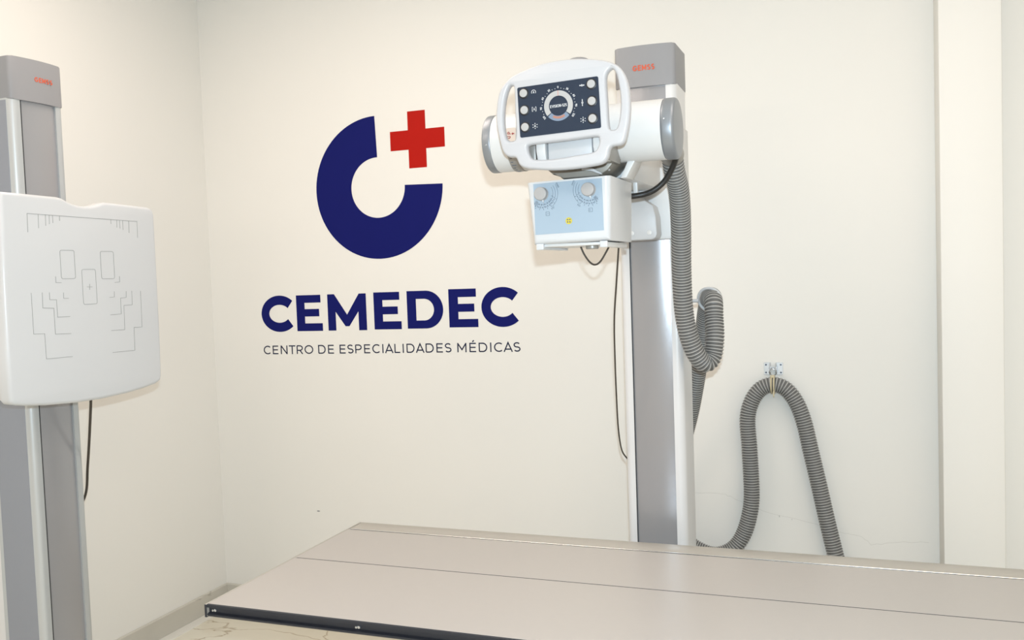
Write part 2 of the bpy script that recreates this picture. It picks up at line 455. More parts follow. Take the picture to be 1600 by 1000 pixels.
# ================================================================== WALL LOGO
logo = root('wall_logo', (-1.97, YB, 1.22), 'navy ring emblem with red cross above clinic lettering on the cream wall', 'wall sign')
lp = Plane((0, YB, 0), (1, 0, 0), (0, 0, 1), 0.0010)
bm = bmesh.new()
Cx, Cz = -1.9695, 1.9665
stroke_on(bm, lp, arc(Cx, Cz, (0.317 + 0.1345) / 2, (0.3185 + 0.132) / 2, 90, 360, 72), 0.317 - 0.1345)
finish('ring', bm, 'navy', logo, 'thick navy three-quarter ring')
bm = bmesh.new()
bx0, bx1, bz0, bz1 = -1.8975, -1.6345, 2.0395, 2.2865; mx, mz = (-1.8095, -1.7240), (2.1210, 2.2055)
poly_on(bm, lp, [(mx[0], bz0), (mx[1], bz0), (mx[1], mz[0]), (bx1, mz[0]), (bx1, mz[1]), (mx[1], mz[1]), (mx[1], bz1), (mx[0], bz1), (mx[0], mz[1]), (bx0, mz[1]), (bx0, mz[0]), (mx[0], mz[0])])
finish('cross', bm, 'red', logo, 'red vinyl cross')
def bold(ch, x0, x1, z0, z1):
    bm = bmesh.new(); H = z1 - z0; sv = .265 * H; sh = .212 * H
    if ch == 'E':
        w = x1 - x0; m0 = z0 + H * .405; m1 = m0 + sh * .97
        poly_on(bm, lp, [(x0, z0), (x1, z0), (x1, z0 + sh), (x0 + sv, z0 + sh), (x0 + sv, m0), (x1 - w * .12, m0), (x1 - w * .12, m1), (x0 + sv, m1), (x0 + sv, z1 - sh), (x1 - w * .05, z1 - sh), (x1 - w * .05, z1), (x0, z1)])
    elif ch == 'M':
        c = (x0 + x1) / 2; s2 = .245 * H
        poly_on(bm, lp, [(x0, z0), (x0 + s2, z0), (x0 + s2, z0 + .52 * H), (c - .06 * H, z0 + .115 * H), (c + .06 * H, z0 + .115 * H), (x1 - s2, z0 + .52 * H), (x1 - s2, z0), (x1, z0), (x1, z1), (x1 - s2 * .88, z1), (c, z0 + .43 * H), (x0 + s2 * .88, z1), (x0, z1)])
    elif ch == 'C':
        o = .012 * H; sw = .258 * H; zc = (z0 + z1) / 2; R = H / 2 + o; RX = (x1 - x0) / 1.73; cx_ = x0 + RX
        stroke_on(bm, lp, arc(cx_, zc, RX - sw / 2, R - sw / 2, 42, 318, 40), sw)
    elif ch == 'D':
        R = H / 2; cxm = x1 - R; n = 18
        outer = [(x0, z1), (cxm, z1)] + arc(cxm, z0 + R, R, R, 85, -85, n) + [(cxm, z0), (x0, z0)]
        ri = R - sh; xi = x1 - sv - ri
        inner = [(x0 + sv, z1 - sh), (xi, z1 - sh)] + arc(xi, z0 + R, ri, ri, 85, -85, n) + [(xi, z0 + sh), (x0 + sv, z0 + sh)]
        A = [[bm.verts.new(lp.P(a, b, h)) for a, b in S] for S in (outer, inner) for h in (lp.e, 0)]
        k = len(outer)
        for i in range(k):
            j = (i + 1) % k
            bm.faces.new([A[0][i], A[2][i], A[2][j], A[0][j]]); bm.faces.new([A[0][i], A[0][j], A[1][j], A[1][i]]); bm.faces.new([A[2][i], A[3][i], A[3][j], A[2][j]])
    finish('letter', bm, 'navy', logo)
for ch, x0, x1, dz in (('C', -2.618, -2.444, 0), ('E', -2.4235, -2.2855, .0005), ('M', -2.2555, -2.0545, .001), ('E', -2.0155, -1.879, .0035), ('D', -1.8485, -1.673, .005), ('E', -1.6455, -1.509, .008), ('C', -1.492, -1.322, .009)):
    bold(ch, x0, x1, 1.330 + dz, 1.4965 + dz)
SUB = 'CENTRO DE ESPECIALIDADES MÉDICAS'
size, tt = 0.0405, 0.122
adv = {' ': 0.40}
sbw = {'C': .10, 'E': .15, 'É': .15, 'N': .16, 'T': .03, 'R': .12, 'O': .08, 'D': .13, 'S': .07, 'P': .12, 'I': .17, 'A': .01, 'L': .12, 'M': .16}
def adv_of(c): return 0.38 if c == ' ' else glyph(c, tt)[1] + 2 * sbw[c]
tot = sum(adv_of(c) for c in SUB) * size
st = (2.6205 - 1.316) / tot
cur = 0.0
for c in SUB:
    if c != ' ':
        bm = bmesh.new()
        f = cur * size * st / tot / st
        text_on(bm, lp, c, -2.6205 + (cur + sbw[c]) * size * st, 1.2225 + 0.0085 * (cur * size / tot), size, tt, stretch=st)
        finish('letter', bm, 'ink', logo)
    cur += adv_of(c)

# ================================================================== COLUMNS (shared maker)
def column(rt, F, top_cap, cm, seam_w):
    """F(u, v) -> (x, y) world plan: u across the face (-.1 .. .1), v depth from the face backwards"""
    bm = bmesh.new()
    W = .1; D = .165; r = .022
    plan = [(-.068, 0), (-.068, .012), (.066, .012), (.066, 0)] + [(W - r + r * math.sin(math.radians(a)), r - r * math.cos(math.radians(a))) for a in range(0, 91, 15)] + [(W, D), (-W, D)] + [(-W + r - r * math.cos(math.radians(a)), r - r * math.sin(math.radians(a))) for a in range(0, 91, 15)]
    pts = [F(u, v) for u, v in plan]
    if top_cap == 'clock': pts = pts[::-1]
    prism(bm, pts, 'z', 0.03, 2.16)
    col = finish('column', bm, cm, rt, 'tall column profile', ang=25)
    bm = bmesh.new()
    plan = [(-.066 + seam_w, .0115)] + [(u, .0062 * (u / .066) ** 2) for u in [-.066 + seam_w + (.132 - seam_w) * k / 20 for k in range(21)]] + [(.066, .0115)]
    prism(bm, [F(u, v) for u, v in plan], 'z', 0.03, 2.155)
    finish('column_insert', bm, 'insert', rt, 'grey metallic insert strip')
    bm = bmesh.new()
    prism(bm, [F(u, v) for u, v in [(-.068, .0118), (-.068, .0012), (-.066 + seam_w, .0012), (-.066 + seam_w, .0118)]], 'z', 0.03, 2.158)
    finish('seam', bm, 'black', rt)
    # cap with a slightly bulging front
    n = 12; plan = []
    for k in range(n + 1):
        u = -.088 + .176 * k / n; plan.append((u, -.010 + .010 * (u / .088) ** 2))
    cr = .012
    plan += [(.088 + cr * math.sin(math.radians(a)), cr - cr * math.cos(math.radians(a))) for a in (30, 60, 90)]
    plan += [(.1015, .172), (-.1015, .172)]
    plan += [(-.088 - cr * math.cos(math.radians(a)), cr - cr * math.sin(math.radians(a))) for a in (0, 30, 60)]
    bm = bmesh.new(); prism(bm, [F(u, v) for u, v in plan], 'z', 2.152, 2.284, 0.004, 2)
    cp_ = finish('top_cap', bm, 'cap', rt, 'grey plastic top cap', ang=30)
    bm = bmesh.new()
    prism(bm, [F(u, v) for u, v in [(-.16, -.02), (.16, -.02), (.16, .2), (-.16, .2)]], 'z', 0.0, 0.03, 0.004, 2)
    finish('base_plate', bm, 'greymount', rt)
    return cp_

# ================================================================== WALL STAND (left)
BX, BY = -2.40, 2.203
ws = root('wall_stand', (-2.49, BY, 0), 'wall x-ray stand with white detector panel printed with fine guide lines', 'x-ray stand')
Fb = lambda u, v: (BX - v, BY + u)
cpb = column(ws, Fb, 'x', 'seamalu', .0028)
bm = bmesh.new(); box(bm, BX - .235, BX - .166, BY - .085, BY + .085, 0.0, 2.14, .004)
finish('rear_channel', bm, 'colwhite', ws, 'pale rear channel of the column')
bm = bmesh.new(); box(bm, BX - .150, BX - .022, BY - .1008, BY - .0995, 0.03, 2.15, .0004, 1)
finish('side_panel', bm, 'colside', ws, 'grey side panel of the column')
for zz in (0.45, 1.9):
    bm = bmesh.new(); box(bm, XL + .0005, BX - .236, BY - .05, BY + .05, zz, zz + .06, .003)
    finish('wall_bracket', bm, 'greymount', ws)
gp = Plane((BX + .0099, BY, 0), (0, 1, 0), (0, 0, 1), 0.0005)
bm = bmesh.new(); text_on(bm, gp, 'GEMSS', -.017, 2.2163, .0150, .2, .2, stretch=.93)
finish('lettering', bm, 'orange', cpb, 'orange maker lettering')
# front panel outline (y, z)
PX = -2.23
PO = [(1.8992, 1.8335), (1.906, 1.843), (2.0061, 1.8419), (2.0972, 1.8406), (2.1159, 1.838), (2.1369, 1.8287), (2.1632, 1.8215), (2.1928, 1.8183), (2.2234, 1.8201), (2.2497, 1.8256), (2.2712, 1.833), (2.2872, 1.836), (2.3806, 1.8335), (2.4737, 1.8310), (2.4944, 1.8246), (2.5007, 1.8055), (2.5007, 1.5998), (2.4984, 1.3579), (2.4954, 1.2584), (2.4894, 1.2388), (2.4671, 1.2294), (2.4063, 1.2209), (2.3337, 1.2145), (2.2245, 1.211), (2.1229, 1.2135), (2.0167, 1.2213), (1.9395, 1.2315), (1.9017, 1.2412), (1.8921, 1.2535), (1.8905, 1.3733), (1.8930, 1.5898)]
fp_ = filled_curve('detector_panel', [PO], .013, .011, lambda u, v, w: Vector((PX - .024 + w, u, v)), 'white', ws, 'white front panel with a chin notch')
PL = [[(1.9844, 1.7853), (2.4164, 1.7802)], [(1.9844, 1.7853), (1.9834, 1.731)], [(2.023, 1.7846), (2.0216, 1.744)], [(2.0483, 1.7839), (2.0475, 1.7522)], [(2.0619, 1.7839), (2.0608, 1.7573)], [(2.074, 1.7838), (2.074, 1.7612)], [(2.0994, 1.783), (2.0992, 1.7689)], [(2.3018, 1.7811), (2.3017, 1.7675)], [(2.3275, 1.7808), (2.3267, 1.7568)], [(2.3391, 1.7806), (2.339, 1.7544)], [(2.3527, 1.7804), (2.3523, 1.7497)], [(2.3792, 1.7801), (2.3783, 1.741)], [(2.4164, 1.7802), (2.4153, 1.7257)],
 [(2.1887, 1.5676), (2.2101, 1.5671)], [(2.2, 1.5765), (2.1987, 1.5583)], [(2.072, 1.6021), (2.0715, 1.5834), (2.092, 1.5829)], [(2.3253, 1.5984), (2.3249, 1.5802), (2.3036, 1.5792)], [(2.0973, 1.553), (2.0968, 1.5354), (2.1161, 1.5347)], [(2.2995, 1.5504), (2.2982, 1.5323), (2.2782, 1.5316)],
 [(2.0458, 1.5546), (2.0458, 1.5333), (2.0701, 1.5324), (2.0704, 1.48), (2.1171, 1.4794)], [(2.3508, 1.5496), (2.3493, 1.529), (2.3248, 1.5277), (2.3237, 1.4759), (2.2778, 1.4755)], [(2.0203, 1.5554), (2.0193, 1.51), (2.0585, 1.5074), (2.0585, 1.4297), (2.1166, 1.4275)], [(2.3757, 1.5496), (2.3742, 1.5036), (2.3375, 1.5031), (2.3354, 1.4239), (2.2777, 1.425)], [(1.9821, 1.5553), (1.9818, 1.4354), (2.0201, 1.4339), (2.0209, 1.3589), (2.1173, 1.3568)], [(2.415, 1.5484), (2.413, 1.4275), (2.3765, 1.4285), (2.3747, 1.3526), (2.2781, 1.3541)]]
pp = Plane((PX, 0, 0), (0, 1, 0), (0, 0, 1), 0.0006)
bm = bmesh.new()
for l in PL: stroke_on(bm, pp, l, .0011)
for (a, b, c, d) in ((2.093, 2.1465, 1.5945, 1.6806), (2.2498, 2.3045, 1.5916, 1.6788), (2.1716, 2.2263, 1.5135, 1.622)):
    stroke_on(bm, pp, rrect(a, b, c, d, .006, 4), .0011, closed=True)
finish('guide_lines', bm, 'print_g', fp_, 'fine grey positioning lines')
# detector housing behind the panel with its cassette slot
bm = bmesh.new(); prism(bm, rrect(1.915, 2.478, 1.245, 1.815, .03), 'x', PX - .115, PX - .043, .006)
hs = finish('detector_housing', bm, 'colwhite', ws, 'blue-white housing behind the panel')
bm = bmesh.new(); box(bm, PX - .100, PX - .062, 1.9125, 1.9155, 1.285, 1.62)
finish('cassette_slot', bm, 'black', hs, 'black framed cassette slot')
bm = bmesh.new(); box(bm, PX - .096, PX - .066, 1.9110, 1.913, 1.291, 1.614)
finish('cassette_tray', bm, 'colside', hs)
bm = bmesh.new(); box(bm, BX + .001, PX - .112, BY - .07, BY + .07, 1.40, 1.66, .004)
finish('carriage', bm, 'greymount', ws)
bm = bmesh.new(); tube(bm, catmull([(-2.30, 2.246, 1.235), (-2.30, 2.246, 1.20), (-2.35, 2.281, 1.082), (-2.42, 2.333, 0.962), (-2.46, 2.355, 0.86), (-2.51, 2.345, 0.78), (-2.52, 2.300, 0.74)], 8), .0042, 8)
finish('cable', bm, 'cable2', ws, 'dark cable hanging below the panel')

# ================================================================== X-RAY TABLE
tb = root('x_ray_table', (-0.55, 2.375, 0), 'long beige-grey x-ray table with dark metal edge rail in the foreground', 'table')
TX0, TX1, TY0, TY1, TZ = -1.643, 0.58, 1.962, 2.787, 0.70
bm = bmesh.new(); box(bm, TX0 + .004, TX1, TY0 + .012, TY1 - .004, .668, .6925)
finish('core_panel', bm, 'edge', tb)
bm = bmesh.new(); box(bm, TX0, TX1, TY0 + .004, 2.3732, .6926, TZ, .0008, 1)
finish('top_panel', bm, 'laminate', tb)
bm = bmesh.new(); box(bm, TX0, TX1, 2.3772, 2.6960, .6926, TZ, .0008, 1)
finish('top_panel', bm, 'laminate', tb)
bm = bmesh.new(); box(bm, TX0 + .006, TX1, 2.3732, 2.3772, .6927, TZ - .0002)
finish('joint', bm, 'black', tb, 'dark joint between the top panels')
bm = bmesh.new(); box(bm, TX0 + .006, TX1, 2.6960, 2.6985, .6927, TZ - .0002)
finish('joint', bm, 'black', tb)
bm = bmesh.new(); box(bm, TX0 + .002, TX1, 2.7030, TY1, .664, TZ + .0006, .003, 2)
finish('rear_rail', bm, 'rail', tb, 'satin rear rail')
bm = bmesh.new(); box(bm, TX0 + .004, TX1, 2.6990, 2.7032, .690, TZ + .0014, .0006, 1)
finish('rail_lip', bm, 'bright', tb, 'bright aluminium lip')
prof = [(TY0, TZ), (TY0 - .004, TZ - .0008), (TY0 - .004, TZ - .008), (TY0 + .002, TZ - .010), (TY0 + .006, TZ - .012), (TY0 + .006, TZ - .0235), (TY0 - .001, TZ - .0255), (TY0 - .004, TZ - .0265), (TY0 - .004, TZ - .0285), (TY0 - .001, TZ - .0295), (TY0 - .001, TZ - .0325), (TY0 + .002, TZ - .035), (TY0 + .012, TZ - .035), (TY0 + .012, TZ - .004), (TY0 + .004, TZ - .0003)]
bm = bmesh.new(); prism(bm, prof, 'x', TX0, TX1)
fr = finish('edge_rail', bm, 'edge', tb, 'dark grooved edge rail', ang=20)
for bx_ in (-1.622, -1.180):
    bm = bmesh.new(); cyl(bm, (bx_, TY0 + .0065, TZ - .0175), (0, -1, 0), .0042, .004, 14, .001, 2); cyl(bm, (bx_ - .008, TY0 + .0065, TZ - .0185), (0, -1, 0), .003, .003, 12)
    finish('bolt', bm, 'steel', fr)
bm = bmesh.new(); box(bm, TX0 - .0065, TX0 - .0002, TY0 - .004, TY1, .6655, TZ + .0004, .0012, 2)
finish('end_trim', bm, 'rail', tb, 'thin end trim')
bm = bmesh.new(); box(bm, TX0 - .0072, TX0 - .0003, TY0 - .0052, TY0 + .006, .6645, TZ - .0006, .0008, 1)
finish('corner_cap', bm, 'edge', tb, 'dark corner cap')
for yy in (2.08, 2.58):
    bm = bmesh.new(); box(bm, -1.05, 0.25, yy, yy + .09, .60, .667, .004)
    finish('runner', bm, 'colwhite', tb)
bm = bmesh.new(); box(bm, -0.95, 0.05, 2.13, 2.62, .10, .60, .02, 3); finish('pedestal', bm, 'enamel', tb)
bm = bmesh.new(); box(bm, -1.05, 0.15, 2.10, 2.65, 0, .10, .01, 2); finish('plinth', bm, 'greymount', tb)

# ================================================================== TUBE STAND
SX, SY = -0.6175, 2.952
ts = root('x_ray_tube_stand', (SX, SY + .08, 0), 'white floor column carrying the x-ray tube head with its dark control panel', 'x-ray machine')
Fs = lambda u, v: (SX + u, SY + v)
cps = column(ts, Fs, 'clock', 'colwhite', .0001)
sp_ = Plane((SX, SY - .0099, 0), (1, 0, 0), (0, 0, 1), 0.0005)
bm = bmesh.new(); text_on(bm, sp_, 'GEMSS', -.0372, 2.2032, .0178, .2, .2, stretch=.83)
finish('lettering', bm, 'orange', cps, 'orange maker lettering')
# carriage riding on the column
bm = bmesh.new(); prism(bm, rrect(SX - .128, SX + .108, SY - .075, SY + .175, .02), 'z', 1.655, 2.02, .006)
car = finish('carriage', bm, 'enamel', ts, 'white carriage around the column')
bm = bmesh.new()
cov = [(SX - .10, 1.652), (-.577, 1.652), (-.566, 1.657), (-.561, 1.668), (-.563, 1.722), (-.572, 1.757), (-.612, 1.785), (SX - .10, 1.785)]
prism(bm, cov[::-1], 'y', 2.80, 2.8765, .005)
cv = finish('carriage_cover', bm, 'creamcov', car, 'pale grey cover with cut corner')
for bx_ in (-.585, -.640):
    bm = bmesh.new(); cyl(bm, (bx_, 2.8005, 1.674), (0, -1, 0), .0075, .002, 16, .0008, 2); finish('screw', bm, 'enamel', car)
# arm carrying the tube
bm = bmesh.new(); box(bm, SX - .085, -.560, 2.44, 2.877, 1.81, 1.975, .008)
arm = finish('arm', bm, 'enamel', ts, 'white arm between column and tube')
bm = bmesh.new(); box(bm, -.584, -.571, 2.585, 2.597, 1.775, 1.875, .003); finish('bracket', bm, 'enamel', arm)
bm = bmesh.new(); cyl(bm, (-.618, 2.580, 1.826), (1, 0, 0), .0042, .04, 10); cyl(bm, (-.588, 2.580, 1.826), (1, 0, 0), .0095, .007, 6); cyl(bm, (-.575, 2.5845, 1.8275), (0, -1, 0), .0075, .005, 14, .002)
finish('bolt', bm, 'brass', arm)
# tube housing: horizontal cylinder
TCY, TCZ, TR = 2.375, 1.9215, .079
TL, TRT = -0.932, -0.412
bm = bmesh.new(); cyl(bm, (TL + .024, TCY, TCZ), (1, 0, 0), TR - .001, TRT - TL - .058, 64)
th = finish('tube_housing', bm, 'enamel', ts, 'white cylindrical tube housing')
bm = bmesh.new(); cyl(bm, (TL, TCY, TCZ), (1, 0, 0), TR, .025, 64, .004, 3); finish('end_cap', bm, 'silver', th, 'silver end cap')
bm = bmesh.new(); cyl(bm, (TRT - .036, TCY, TCZ), (1, 0, 0), TR, .036, 64, .009, 4); finish('end_cap', bm, 'silver', th, 'silver end cap')
for xx, aa in ((TL + .014, 188), (TRT - .024, 168)):
    a_ = math.radians(aa); d = Vector((0, math.cos(a_), math.sin(a_)))
    bm = bmesh.new(); cyl(bm, Vector((xx, TCY, TCZ)) + d * (TR - .002), d, .0022, .003, 10, .0006, 2); finish('screw', bm, 'steel', th)
# graduated band on the housing
bm = bmesh.new(); bq = []
for k in range(25):
    a_ = math.radians(205 + 140 * k / 24); bq.append([bm.verts.new((x_, TCY + r_ * math.cos(a_), TCZ + r_ * math.sin(a_))) for x_, r_ in ((-.862, TR - .004), (-.862, TR + .0006), (-.836, TR + .0006), (-.836, TR - .004))])
for p, q in zip(bq, bq[1:]):
    for k in range(4): bm.faces.new([p[k], p[(k + 1) % 4], q[(k + 1) % 4], q[k]])
bm.faces.new(bq[0]); bm.faces.new(bq[-1][::-1])
bd = finish('scale_band', bm, 'greymount', th, 'grey graduated band')
bm = bmesh.new()
for k in range(15):
    a_ = math.radians(210 + 9 * k); ln = .012 if k % 3 == 0 else .007
    d = Vector((0, math.cos(a_), math.sin(a_)))
    p = Plane(Vector((-.862, TCY, TCZ)) + d * (TR + .0005), (1, 0, 0), d.cross(Vector((1, 0, 0))), .0006)
    stroke_on(bm, p, [(.004, 0), (.004 + ln, 0)], .0015)
finish('scale_marks', bm, 'print_d', bd, kind='stuff')
# UP sticker wrapped on the front of the housing
a_ = math.radians(170); d = Vector((0, math.cos(a_), math.sin(a_)))
stp = Plane(Vector((-.8545, TCY, TCZ)) + d * (TR - .0004), (1, 0, 0), Vector((0, -d.z, d.y)) * (1 if d.y < 0 else -1), .0012)
if stp.v.z < 0: stp.v = -stp.v; stp.n = stp.u.cross(stp.v)
bm = bmesh.new(); poly_on(bm, stp, rrect(-.006, .0225, -.0215, .0155, .004)); stk = finish('sticker', bm, 'tan', th, 'tan UP sticker')
stp2 = Plane(stp.o, stp.u, stp.v, .0018)
bm = bmesh.new(); text_on(bm, stp2, 'UP', .0085, -.0135, .0095, .17, .5, rot=PI / 2)
poly_on(bm, stp2, [(.0105, -.001), (.0145, -.005), (.0145, -.0025), (.0185, -.0025), (.0185, .0005), (.0145, .0005), (.0145, .003)])
finish('lettering', bm, 'maroon', stk, 'dark red UP lettering')
# boot on top of the housing
bm = bmesh.new(); cyl(bm, (-.682, 2.40, 1.98), (0, 0, 1), .036, .156, 32, .022, 6); finish('cable_boot', bm, 'cap', th, 'grey dome above the panel')
# trunnion block between housing and control panel
bm = bmesh.new(); box(bm, -.707, -.593, 2.185, 2.33, 1.838, 1.905, .003); tr_ = finish('trunnion', bm, 'creamcov', th, 'pale block behind the control panel')
bm = bmesh.new(); box(bm, -.741, -.56, 2.215, 2.34, 1.836, 1.90, .002); finish('trunnion_base', bm, 'greymount', tr_)
bm = bmesh.new(); prism(bm, [(2.176, 1.866), (2.176, 1.95), (2.25, 1.95), (2.25, 1.835), (2.188, 1.835)], 'x', -.7355, -.712, .002); finish('latch', bm, 'enamel', tr_)
bm = bmesh.new(); prism(bm, [(2.182, 1.868), (2.182, 1.900), (2.25, 1.900), (2.25, 1.835), (2.2, 1.835)], 'x', -.590, -.562, .002); finish('latch', bm, 'enamel', tr_)
bm = bmesh.new(); box(bm, -.768, -.745, 2.200, 2.30, 1.836, 1.90, .003); sc_ = finish('angle_scale', bm, 'greymount', tr_, 'dark angle scale')
# mount under the housing
bm = bmesh.new(); prism(bm, [(-.752, 1.850), (-.748, 1.832), (-.732, 1.818), (-.712, 1.815), (-.708, 1.806), (-.610, 1.806), (-.585, 1.820), (-.560, 1.850)], 'y', 2.30, 2.46, .003); mt_ = finish('collimator_mount', bm, 'brownmetal', th, 'grey mounting flange')
bm = bmesh.new(); cyl(bm, (-.672, 2.365, 1.7975), (0, 0, 1), .050, .012, 32, .002); finish('turntable', bm, 'brownmetal', mt_)
bm = bmesh.new(); cyl(bm, (-.672, 2.365, 1.7965), (0, 0, 1), .066, .004, 32, .001); finish('turntable_ring', bm, 'black', mt_)
bm = bmesh.new(); cyl(bm, (-.612, 2.315, 1.832), (1, 0, 0), .0135, .030, 24, .002); finish('lock_barrel', bm, 'creamcov', mt_, 'short silver barrel')
bm = bmesh.new(); prism(bm, [(-.650, 1.829), (-.622, 1.826), (-.598, 1.812), (-.598, 1.808), (-.624, 1.819), (-.650, 1.823)], 'y', 2.285, 2.297); finish('lock_lever', bm, 'alu', mt_)
bm = bmesh.new(); prism(bm, [(-.541, 1.856), (-.520, 1.856), (-.550, 1.803), (-.566, 1.803)], 'y', 2.36, 2.44, .002); finish('side_strut', bm, 'enamel', mt_)

# control panel: white frame with three grip openings
PY = 2.15
OUT = [(-0.8323, 1.9509), (-0.8291, 1.9828), (-0.8243, 2.0074), (-0.8137, 2.0295), (-0.7898, 2.0501), (-0.7588, 2.0626), (-0.7132, 2.074), (-0.6721, 2.0784), (-0.6281, 2.0782), (-0.5848, 2.0733), (-0.5493, 2.0658), (-0.5283, 2.0576), (-0.5111, 2.0454), (-0.4977, 2.0236), (-0.4898, 1.994), (-0.4875, 1.9564), (-0.4903, 1.9194), (-0.4976, 1.886), (-0.5041, 1.8677), (-0.5149, 1.8601), (-0.5326, 1.8588), (-0.5406, 1.8519), (-0.5451, 1.835), (-0.5551, 1.822), (-0.575, 1.8166), (-0.6296, 1.8126), (-0.6813, 1.8129), (-0.7337, 1.8185), (-0.76, 1.824), (-0.7731, 1.8321), (-0.7785, 1.8425), (-0.7839, 1.8515), (-0.8011, 1.8543), (-0.8143, 1.865), (-0.8213, 1.8836), (-0.8279, 1.9146)]
HL = [(-0.786, 2.0298), (-0.7946, 2.025), (-0.8049, 1.9983), (-0.8105, 1.9632), (-0.8107, 1.9275), (-0.8063, 1.902), (-0.7977, 1.8941), (-0.7862, 1.8939), (-0.7813, 1.8999), (-0.7795, 1.9176), (-0.7807, 1.9675), (-0.7806, 2.0207)]
HR = [(-0.5287, 2.043), (-0.5377, 2.0382), (-0.5434, 2.0286), (-0.545, 2.01), (-0.5433, 1.9619), (-0.5417, 1.9104), (-0.5367, 1.8996), (-0.5243, 1.9003), (-0.5179, 1.9134), (-0.5124, 1.9419), (-0.5114, 1.9758), (-0.5156, 2.0103), (-0.5203, 2.0312)]
HB = [(-0.7499, 1.8716), (-0.7447, 1.879), (-0.7013, 1.8811), (-0.6456, 1.8827), (-0.5746, 1.8854), (-0.5683, 1.8807), (-0.5668, 1.8706), (-0.5738, 1.8553), (-0.5866, 1.8487), (-0.6286, 1.8447), (-0.6841, 1.8406), (-0.7252, 1.842), (-0.7402, 1.8467), (-0.7474, 1.8579)]
pan = filled_curve('control_panel', [smooth_loop(OUT), smooth_loop(HL), smooth_loop(HR), smooth_loop(HB)], .0012, .0070, lambda u, v, w: Vector((u, PY + .0131 - w * 1.6, v)), 'panelw', ts, 'white control panel frame with grip openings')
# navy membrane with buttons and angle dial
fpl = Plane((0, PY, 0), (1, 0, 0), (0, 0, 1), .0016)
bm = bmesh.new(); tl = math.radians(1.75)
def tilt(pts): return [(DX_ + (a - DX_) * math.cos(tl) - (b - DZ_) * math.sin(tl), DZ_ + (a - DX_) * math.sin(tl) + (b - DZ_) * math.cos(tl)) for a, b in pts]
DX_, DZ_ = -.6648, 1.9632
poly_on(bm, fpl, tilt(rrect(-.7685, -.5610, 1.9015, 2.0250, .004)))
face = finish('faceplate', bm, 'navyplate', pan, 'navy faceplate')
for x, z_ in ((-0.7534, 2.0062), (-0.7527, 1.9648), (-0.7523, 1.923), (-0.5799, 2.011), (-0.5796, 1.9702), (-0.5791, 1.9286)):
    bm = bmesh.new(); cyl(bm, (x, PY - .0014, z_), (0, -1, 0), .0132, .0014, 28, .0005, 2); finish('button_socket', bm, 'socket', pan)
    bm = bmesh.new(); cyl(bm, (x, PY - .003, z_), (0, -1, 0), .0100, .0035, 28, .0012, 3); finish('button', bm, 'button', pan, 'round pale button')
DX, DZ = -.6645, 1.9675
f2 = Plane((0, PY - .0016, 0), (1, 0, 0), (0, 0, 1), .0007)
bm = bmesh.new(); stroke_on(bm, f2, arc(DX, DZ, .0306, .0306, -38, 218, 48), .0125); finish('dial_ring', bm, 'button', pan, 'pale angle dial ring')
bm = bmesh.new(); stroke_on(bm, f2, arc(DX, DZ, .0306, .0306, 222, 318, 20), .0125); finish('dial_window', bm, 'blueprint', pan, 'blue-grey dial window')
f3 = Plane((0, PY - .0023, 0), (1, 0, 0), (0, 0, 1), .0004)
bm = bmesh.new(); stroke_on(bm, f3, arc(DX, DZ, .0285, .0285, 240, 302, 14), .0055); finish('dial_marking', bm, 'orange2', pan)
bm = bmesh.new(); stroke_on(bm, f3, [(DX, DZ + .0244), (DX, DZ + .0368)], .0012); finish('dial_needle', bm, 'needle', pan, 'red dial needle')
bm = bmesh.new(); text_on(bm, f2, 'EVISION-525', DX, DZ, .0068, .135, .2, rot=tl, center=True, stretch=.72)
for k in range(-12, 13):
    an = math.radians(90 - k * 10.4)
    if k % 3: stroke_on(bm, f2, [(DX + r_ * math.cos(an), DZ + r_ * math.sin(an)) for r_ in (.0415, .0432)], .0011)
for k, s_ in zip((-12, -9, -6, -3, 0, 3, 6, 9, 12), ('120', '90', '60', '30', '0', '30', '60', '90', '120')):
    an = 90 - k * 10.4
    text_on(bm, f2, s_, DX + .0452 * math.cos(math.radians(an)), DZ + .0452 * math.sin(math.radians(an)), .0052, .15, .18, rot=math.radians(an - 90), center=True, stretch=.8)
# pictograms next to the buttons
def body_icon(x, z_, s): stroke_on(bm, f2, [(x - .5 * s, z_ - .9 * s), (x, z_ + .9 * s), (x + .5 * s, z_ - .9 * s)], .3 * s); stroke_on(bm, f2, [(x - .3 * s, z_ - .2 * s), (x + .3 * s, z_ - .2 * s)], .3 * s)
x, z_ = -.7275, 2.0066; body_icon(x, z_, .003); stroke_on(bm, f2, arc(x, z_, .0055, .0055, -30, 210, 14), .001); 
x, z_ = -.7275, 1.9652; body_icon(x, z_, .003)
for s_ in (-1, 1): stroke_on(bm, f2, [(x + s_ * .003, z_ + .005), (x + s_ * .005, z_ + .005), (x + s_ * .005, z_ - .005), (x + s_ * .003, z_ - .005)], .001)
for x, z_ in ((-.7265, 1.9239), (-.6032, 1.9275)):
    body_icon(x, z_, .0032)
    for k in range(6):
        an = math.radians(30 + 60 * k); stroke_on(bm, f2, [(x + r_ * math.cos(an), z_ + r_ * math.sin(an)) for r_ in (.005, .0072)], .0016)
x, z_ = -.6037, 2.0104; stroke_on(bm, f2, arc(x, z_, .0018, .0018, 0, 360, 10), .0013)
for s_ in (-1, 1): poly_on(bm, f2, [(x + s_ * .0028, z_ - .0004), (x + s_ * .0045, z_ - .0018), (x + s_ * .0066, z_), (x + s_ * .0045, z_ + .0018)][::s_])
x, z_ = -.6037, 1.969; stroke_on(bm, f2, arc(x, z_, .0017, .0022, 0, 360, 10), .0012)
for s_ in (-1, 1): stroke_on(bm, f2, [(x, z_ + s_ * .003), (x, z_ + s_ * .0085)], .001); stroke_on(bm, f2, [(x - .0014, z_ + s_ * .0058), (x + .0014, z_ + s_ * .0058)], .001)
